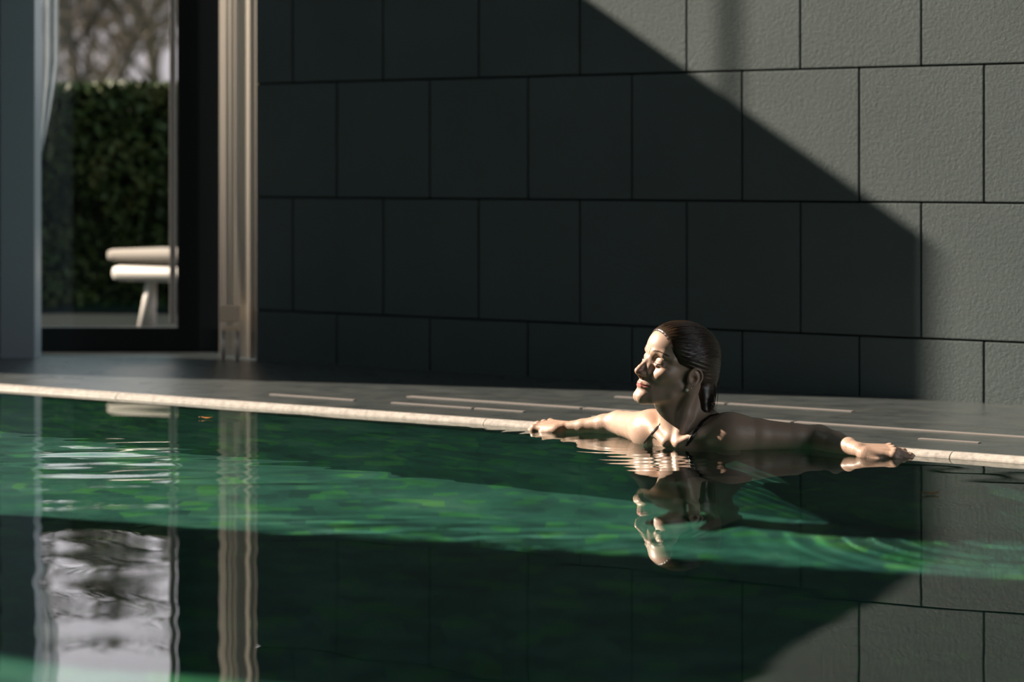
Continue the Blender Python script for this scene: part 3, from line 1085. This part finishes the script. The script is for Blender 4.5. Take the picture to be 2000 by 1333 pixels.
# one light smoothing pass keeps the voxel steps out of the shading
def smooth(V, Fc, it, w=0.5):
    E = np.concatenate([Fc[:, [0, 1]], Fc[:, [1, 2]], Fc[:, [2, 3]], Fc[:, [3, 0]]])
    for _ in range(it):
        acc = np.zeros_like(V); cnt = np.bincount(np.concatenate([E[:, 0], E[:, 1]]), minlength=len(V)).astype(float)
        for c in range(3):
            acc[:, c] = np.bincount(E[:, 0], V[E[:, 1], c], len(V)) + np.bincount(E[:, 1], V[E[:, 0], c], len(V))
        V = V*(1-w) + acc/np.maximum(cnt, 1)[:, None]*w
    return V
V = smooth(V, Fc, 1, 0.4)

# skin
M_SKIN = mat('wet_skin', (0.60, 0.40, 0.30), 0.46, spec=0.5)
b = P(M_SKIN)
b.inputs['Subsurface Weight'].default_value = 0.08
b.inputs['Subsurface Radius'].default_value = (1.0, 0.35, 0.2)
b.inputs['Subsurface Scale'].default_value = 0.008
b.inputs['Coat Weight'].default_value = 0.18
b.inputs['Coat Roughness'].default_value = 0.25
at = N(M_SKIN, 'ShaderNodeAttribute'); at.attribute_name = 'skin_tint'
v = coords(M_SKIN)
n1 = noise(M_SKIN, v, 22, 4, 0.6)
r = ramp(M_SKIN, n1.outputs[0], [(0.3, (0.90, 0.86, 0.82)), (0.7, (1.0, 1.0, 1.0))])
mm = N(M_SKIN, 'ShaderNodeMix', data_type='RGBA', blend_type='MULTIPLY')
mm.inputs[0].default_value = 1.0
lk(M_SKIN, at.outputs['Color'], mm.inputs[6]); lk(M_SKIN, r.outputs[0], mm.inputs[7])
lk(M_SKIN, mm.outputs[2], b.inputs['Base Color'])
n2 = noise(M_SKIN, v, 420, 3, 0.6)
vo = N(M_SKIN, 'ShaderNodeTexVoronoi'); vo.inputs['Scale'].default_value = 290
lk(M_SKIN, v, vo.inputs['Vector'])
n3 = noise(M_SKIN, v, 14, 2, 0.5)
dr_ = ramp(M_SKIN, vo.outputs['Distance'], [(0.0, (1, 1, 1)), (0.30, (0, 0, 0))])
ms = ramp(M_SKIN, n3.outputs[0], [(0.44, (0, 0, 0)), (0.56, (1, 1, 1))])
dm = N(M_SKIN, 'ShaderNodeMath', operation='MULTIPLY')
lk(M_SKIN, dr_.outputs[0], dm.inputs[0]); lk(M_SKIN, ms.outputs[0], dm.inputs[1])
at2 = N(M_SKIN, 'ShaderNodeAttribute'); at2.attribute_name = 'droplets'
dm2 = N(M_SKIN, 'ShaderNodeMath', operation='MULTIPLY')
lk(M_SKIN, dm.outputs[0], dm2.inputs[0]); lk(M_SKIN, at2.outputs['Fac'], dm2.inputs[1])
bA = bump(M_SKIN, n2.outputs[0], 0.10, 0.001)
bB = bump(M_SKIN, dm2.outputs[0], 0.9, 0.0012, bA.outputs[0])
lk(M_SKIN, bB.outputs[0], b.inputs['Normal'])

person = np_mesh('person', V, Fc, M_SKIN)
tag(person, 'woman with wet slicked back hair and closed eyes, arms spread along the pool rim', 'person')
loc = (V - HOn) @ HR * (1000/S)
ay = np.abs(loc[:, 1])
tint = np.tile(np.array([0.47, 0.335, 0.260]), (len(V), 1))
def blend(mask, c):
    global tint
    m = np.clip(mask, 0, 1)[:, None]
    tint = tint*(1-m) + np.array(c)*m
inhead = (np.linalg.norm(loc, axis=1) < 150)
# cheeks and nose tip a little redder
blend(0.35*np.exp(-(((loc[:, 0]-68)/22)**2 + ((ay-34)/20)**2 + ((loc[:, 2]+32)/18)**2)), (0.50, 0.20, 0.14))
blend(0.5*np.exp(-(((loc[:, 0]-108)/16)**2 + ((ay)/14)**2 + ((loc[:, 2]+40)/13)**2)), (0.50, 0.18, 0.13))
lipz = np.where(loc[:, 2] > -70, (-61.5 - 0.17*ay) - loc[:, 2], loc[:, 2] - (-78.5 + 0.30*ay))
lip = np.clip(lipz/1.5, 0, 1)*np.clip((31-ay)/2, 0, 1)*(loc[:, 0] > 72)
lip *= np.clip((loc[:, 2]+84)/2, 0, 1)*np.clip((-57-loc[:, 2])/2, 0, 1)
blend(0.85*lip, (0.44, 0.12, 0.11))
for side in (loc,):
    blend(0.25*np.exp(-(((loc[:, 0]+10)/18)**2 + ((ay-79)/10)**2 + ((loc[:, 2]+10)/26)**2)), (0.48, 0.18, 0.13))
for wr_ in (tipsR + tipsL):
    dd = np.linalg.norm(V - wr_, axis=1)
    blend(0.35*np.clip(1 - dd/0.05, 0, 1), (0.50, 0.22, 0.16))
ca = person.data.color_attributes.new('skin_tint', 'FLOAT_COLOR', 'POINT')
ca.data.foreach_set('color', np.concatenate([tint, np.ones((len(V), 1))], 1).astype(np.float32).ravel())
fa = person.data.attributes.new('droplets', 'FLOAT', 'POINT')
fa.data.foreach_set('value', np.where(inhead & (loc[:, 2] > -118), 0.12, 1.0).astype(np.float32))

# ---- hair
M_HAIR = mat('wet_brown_hair', (0.032, 0.019, 0.010), 0.34, spec=0.5)
P(M_HAIR).inputs['Coat Weight'].default_value = 0.3
P(M_HAIR).inputs['Coat Roughness'].default_value = 0.2
XL_z = np.array([-200, -60, -40, -14, 0, 6, 14, 30, 50, 66, 78, 92, 140.])
XL_x = np.array([-48, -44, -38, -31, -20, 34, 46, 59, 71, 80, 90, 104, 130.])
def hair_base(x, y, z):
    d = s_ell((x, y, z), (-10, 0, 34), (97.5, 75.5, 78))
    d = smin(d, s_ell((x, y, z), (30, 0, 34), (65, 55.5, 57.5)), 22)
    return smin(d, s_ell((x, y, z), (-30, 0, 5), (78, 71, 68)), 14)


def hair_sdf(x, y, z):
    d = hair_base(x, y, z)
    # slicked back: fine grooves running from the hairline to the back of the head
    ang = np.arctan2(y, z - 20)
    cut = (x - np.interp(z, XL_z, XL_x))*0.75
    d = d + (0.6*np.sin(ang*46 + x*0.05) + 0.4*np.sin(ang*97 + x*0.09 + 1.3))*np.clip(-cut/30, 0, 1)
    cut = cut + 0.5*np.sin(ang*31 + 0.7)
    return smax(d, cut, 7)
hg = 0.0021
xs = np.arange(HOn[0]-0.17, HOn[0]+0.17, hg); ys = np.arange(HOn[1]-0.19, HOn[1]+0.19, hg); zs = np.arange(HOn[2]-0.26, HOn[2]+0.17, hg)
hf = Field(xs, ys, zs)
q = [hf.ax[0][:, None, None] - np.float32(HOn[0]), hf.ax[1][None, :, None] - np.float32(HOn[1]), hf.ax[2][None, None, :] - np.float32(HOn[2])]
loc3 = [((HR[0, i]*q[0] + HR[1, i]*q[1] + HR[2, i]*q[2])*k_).astype(np.float32) for i in range(3)]
hf.D = (hair_sdf(*loc3)*S/1000).astype(np.float32)
def vp(px, py, Zd):
    return np.array(unproj(px, py, Z=Zd))
tailp = [vp(1374, 712, 6.94), vp(1373, 745, 6.92), vp(1372, 775, 6.89), vp(1375, 800, 6.87), vp(1384, 818, 6.86)]
hf.chain(tailp, [0.038, 0.034, 0.023, 0.011, 0.002], 0.03, 0.02)
Vh, Fh = hf.mesh()
Vh = smooth(Vh, Fh, 1, 0.3)
del hf, loc3
# strands lying over the cap
def ell_proj(dirs):
    c = np.array([-12, 0, 30.])
    lo = np.full(dirs.shape[:-1], 40.0); hi = np.full(dirs.shape[:-1], 140.0)
    for _ in range(14):
        m = (lo + hi)/2
        q = c + dirs*m[..., None]
        ins = hair_base(q[..., 0], q[..., 1], q[..., 2]) < 0
        lo = np.where(ins, m, lo); hi = np.where(ins, hi, m)
    return c + dirs*((lo+hi)/2 + 0.6)[..., None]
hr_ = np.random.default_rng(5)
stV = []; stF = []; base = 0
tail_w = np.array(tailp)
for i in range(340):
    th0 = hr_.uniform(-1.75, 1.75)                # around the head, 0 = top
    # start on the hairline
    for_x = 83 - 34*min(1, abs(th0)/1.6) + hr_.uniform(-10, 7)
    ts = np.linspace(0, 1, 15)
    a = np.radians(np.interp(ts, [0, 1], [math.degrees(math.acos(max(-1, min(1, for_x/100)))), 150 + hr_.uniform(-8, 10)]))
    th = th0*(1 - 0.35*ts) + hr_.uniform(-0.03, 0.03) + 0.02*np.sin(ts*7 + i)
    dirs = np.stack([np.cos(a), np.sin(a)*np.sin(th), np.sin(a)*np.cos(th)], -1)
    pts = ell_proj(dirs)*1.0
    pts = pts + (dirs*hr_.uniform(-0.6, 0.7))
    pw = pts*0.001*S @ HR.T + HOn
    # and then hanging towards the nape
    end = tail_w[-1] + hr_.normal(0, 1, 3)*(0.009, 0.006, 0.004) + (0, 0, hr_.uniform(-0.006, 0.05))
    u_ = np.linspace(0, 1, 9)[1:, None]
    p0 = pw[-1]; tg = (pw[-1]-pw[-2])*4
    mid_ = tail_w[1] + hr_.normal(0, 0.018, 3) + (tail_w[1]-np.array([*(HOn[:2]), tail_w[1][2]]))*0.12
    low = p0*(1-u_)**3 + 3*(p0+tg)*(1-u_)**2*u_ + 3*mid_*(1-u_)*u_**2 + end*u_**3
    path = np.concatenate([pw, low])
    n = len(path); m = 4
    T_ = np.gradient(path, axis=0); T_ /= np.linalg.norm(T_, axis=1)[:, None]
    ref = path - (HOn + np.array([0, 0, 0.0])); ref -= T_*(ref*T_).sum(1)[:, None]; ref /= np.linalg.norm(ref, axis=1)[:, None]
    bi = np.cross(T_, ref)
    rad = hr_.uniform(0.0006, 0.0013)*np.minimum(1, np.minimum(np.arange(n)+0.6, n-np.arange(n)-0.6)/3)
    ring = np.stack([path + (ref*math.cos(2*math.pi*j/m) + bi*math.sin(2*math.pi*j/m))*rad[:, None] for j in range(m)], 1).reshape(-1, 3)
    stV.append(ring)
    ii = np.arange(n-1)[:, None]*m
    for j in range(m):
        k = (j+1) % m
        stF.append(np.concatenate([ii+j, ii+k, ii+m+k, ii+m+j], 1) + base)
    base += len(ring)
# wet locks hanging behind the ear
tr_ = np.array([0.038, 0.034, 0.023, 0.012, 0.005])
for i in range(150):
    ph = hr_.uniform(-1.7, 1.7)
    dv_ = np.array(-FWD)*math.cos(ph) + np.array(RGT)*math.sin(ph)
    t = np.linspace(hr_.uniform(0, 1.2), 4, 14)
    c_ = np.stack([np.interp(t, range(5), tail_w[:, k]) for k in range(3)], -1)
    rr_ = np.interp(t, range(5), tr_)*hr_.uniform(0.97, 1.06)
    wob = 0.05*np.sin(t*2.3 + i)
    dd_ = np.array(-FWD)[None, :]*np.cos(ph + wob)[:, None] + np.array(RGT)[None, :]*np.sin(ph + wob)[:, None]
    path = c_ + dd_*rr_[:, None]
    path[-1] += (hr_.normal(0, 0.004), hr_.normal(0, 0.003), -hr_.uniform(0, 0.012))
    n = len(path); m = 4
    T_ = np.gradient(path, axis=0); T_ /= np.linalg.norm(T_, axis=1)[:, None]
    ref = dd_ - T_*(dd_*T_).sum(1)[:, None]; ref /= np.linalg.norm(ref, axis=1)[:, None]
    bi = np.cross(T_, ref)
    rad = hr_.uniform(0.0008, 0.0018)*np.minimum(1, np.minimum(np.arange(n)+0.6, n-np.arange(n)-0.4)/3)
    ring = np.stack([path + (ref*math.cos(2*math.pi*j/m) + bi*math.sin(2*math.pi*j/m))*rad[:, None] for j in range(m)], 1).reshape(-1, 3)
    stV.append(ring)
    ii = np.arange(n-1)[:, None]*m
    for j in range(m):
        k = (j+1) % m
        stF.append(np.concatenate([ii+j, ii+k, ii+m+k, ii+m+j], 1) + base)
    base += len(ring)
Vh2 = np.concatenate([Vh] + stV); Fh2 = np.concatenate([Fh] + [f + len(Vh) for f in stF])
hair = np_mesh('hair', Vh2, Fh2, M_HAIR, True, person)

# ---- brows, lashes, earrings
M_BROW = mat('brown_brow_hair', (0.10, 0.055, 0.03), 0.6)
M_PEARL = mat('pearl', (0.85, 0.80, 0.72), 0.15)
M_GOLD = mat('gold', (0.85, 0.60, 0.30), 0.2, 1.0)
def surf_x(y, z, lo=40, hi=115):
    """front surface of the face at (y, z), head mm"""
    X = np.linspace(hi, lo, 150)
    d = head_sdf(X, np.full_like(X, y), np.full_like(X, z))
    k = np.argmax(d < 0)
    return X[k]
for sg in (1, -1):
    mb = MB()
    for i in range(70):
        t = hr_.uniform(0, 1)
        y0 = 13 + 36*t; z0 = 17.5 + 7*math.sin(t*2.2) - 4*t*t + hr_.uniform(-1, 1)*(2.6 - 1.6*t)
        y1 = y0 + 5.5; z1 = z0 + 2.6*(1-t) - 1.0*t
        a = h2w((surf_x(sg*y0, z0) + 0.1, sg*y0, z0)); c = h2w((surf_x(sg*y1, z1) + 0.5, sg*y1, z1))
        mb.tube([a, (a+c)/2, c], [0.0005, 0.00042, 0.00015], 4, False)
    mb.build('eyebrow', M_BROW, person)
    mb = MB()
    for i in range(34):
        t = i/33
        y0 = 19 + 27*t; z0 = -6.0 - 1.6*math.sin(math.pi*t) + 2.2*t
        x0 = surf_x(sg*y0, z0)
        a = h2w((x0 + 0.1, sg*y0, z0)); l_ = 3.2 + 2.4*t
        c = h2w((x0 + l_*0.65, sg*(y0 + l_*0.35*(t+0.2)), z0 - l_*0.75)); m_ = h2w((x0 + l_*0.42, sg*(y0 + l_*0.12), z0 - l_*0.5))
        mb.tube([a, m_, c], [0.00035, 0.00028, 0.0001], 4, False)
    mb.build('eyelashes', M_HAIR, person)

def ball(mb, c, r_, n=14):
    vs = []; fs = []
    for i in range(n+1):
        ph = math.pi*i/n
        for j in range(n):
            a = 2*math.pi*j/n
            vs.append((c[0]+r_*math.sin(ph)*math.cos(a), c[1]+r_*math.sin(ph)*math.sin(a), c[2]+r_*math.cos(ph)))
    for i in range(n):
        for j in range(n):
            k = (j+1) % n
            fs.append((i*n+j, i*n+k, (i+1)*n+k, (i+1)*n+j))
    mb.add(vs, fs)
for sg in (1, -1):
    mb = MB(); ball(mb, h2w((3, sg*76, -50)), 0.0046); e_ = mb.build('pearl_earring', M_PEARL, person, True)
mb = MB(); ball(mb, h2w((-6, 78.5, -43)), 0.0022); mb.build('ear_stud', M_GOLD, person, True)

# ---- black swimsuit, its straps following the shoulders
M_SUIT = mat('black_swim_fabric', (0.012, 0.012, 0.013), 0.45)
sf = Field(np.arange(chest[0]-0.27, chest[0]+0.27, 0.006), np.arange(5.50, 6.09, 0.006), np.arange(-0.80, 0.02, 0.006))
sf.ell(chest + (0, 0, -0.02), (0.154, 0.104, 0.194), 0.02)
sf.cone(chest, waist, 0.104, 0.092, 0.06)
sf.ell(hips, (0.169, 0.116, 0.154), 0.08)
for sgn in (-1, 1):
    sf.ell(chest + (sgn*0.072, -0.075, -0.035), (0.067, 0.055, 0.064), 0.03)
ztop = sf.ax[2][None, None, :] + 0.055 + 0*sf.ax[0][:, None, None]
zbot = -0.70 + 1.1*np.abs(sf.ax[0][:, None, None]-hips[0]) - sf.ax[2][None, None, :]
armc = np.sqrt((np.abs(sf.ax[0][:, None, None]-chest[0])-0.20)**2 + (sf.ax[2][None, None, :]+0.05)**2)
sf.D = smax(smax(smax(sf.D, ztop, 0.005), zbot, 0.005), 0.09-armc, 0.005)
Vs, Fs_ = sf.mesh()
np_mesh('swimsuit', smooth(Vs, Fs_, 2, 0.5), Fs_, M_SUIT, True, person)

from mathutils.bvhtree import BVHTree
def strap(pix, wd, Ydepths):
    """flat ribbon laid on the skin under a run of picture points"""
    bv = strap.bvh
    pts = []; nrm = []
    for (px, py) in pix:
        q = unproj(px, py, Z=1.0)
        dr = (q - cam.location).normalized()
        hit = bv.ray_cast(cam.location, dr)
        if hit[0] is not None and 5.5 < hit[0].y < 6.2:
            pts.append(hit[0] + hit[1]*0.0016); nrm.append(hit[1])
    if Ydepths:
        for p_ in Ydepths:
            l_, n_, _, _ = bv.find_nearest(Vector(p_))
            pts.append(l_ + n_*0.0016); nrm.append(n_)
    mb = MB()
    vs = []; fs = []
    for i, (p, n_) in enumerate(zip(pts, nrm)):
        t = (pts[min(i+1, len(pts)-1)] - pts[max(i-1, 0)]).normalized()
        s_ = t.cross(n_).normalized()
        for a, c in ((-1, 0), (-0.8, 1), (0.8, 1), (1, 0)):
            vs.append(p + s_*a*wd/2 + n_*(0.0013*c - 0.0012))
    for i in range(len(pts)-1):
        for j in range(4):
            k = (j+1) % 4
            fs.append((i*4+j, i*4+k, i*4+4+k, i*4+4+j))
    mb.add(vs, fs)
    return mb
dg = bpy.context.evaluated_depsgraph_get()
tri = np.concatenate([Fc[:, :3], Fc[:, [0, 2, 3]]])
strap.bvh = BVHTree.FromPolygons([Vector(v_) for v_ in V.tolist()], tri.tolist())
def lerp_pts(a, n=14):
    a = np.array(a, float); t = np.linspace(0, len(a)-1, n*(len(a)-1)+1)
    return np.stack([np.interp(t, range(len(a)), a[:, i]) for i in range(2)], -1)
strap(lerp_pts([(1258, 866), (1274, 846), (1289, 829)]), 0.0048, [mid + (-0.055, 0.0, 0.085), mid + (-0.055, 0.035, 0.085), mid + (-0.055, 0.08, 0.04)]).build('shoulder_strap', M_SUIT, person)
strap(lerp_pts([(1341, 871), (1352, 854), (1363, 837), (1372, 824), (1388, 813), (1402, 810)]), 0.011, [mid + (0.085, 0.07, 0.06), mid + (0.07, 0.10, 0.02)]).build('shoulder_strap', M_SUIT, person)

# ------------------------------------------------------------------ real units
K = 0.89
for me in bpy.data.meshes:
    me.transform(Matrix.Scale(K, 4))
for o in bpy.data.objects:
    o.location = o.location*K
for o in bpy.data.objects:
    if o.parent:
        o.matrix_parent_inverse = Matrix.Translation(-o.parent.location)
for md in [m for o in bpy.data.objects for m in o.modifiers if m.type == 'SOLIDIFY']:
    md.thickness *= K
cam_d.dof.focus_distance *= K
cam_d.dof.aperture_fstop /= K
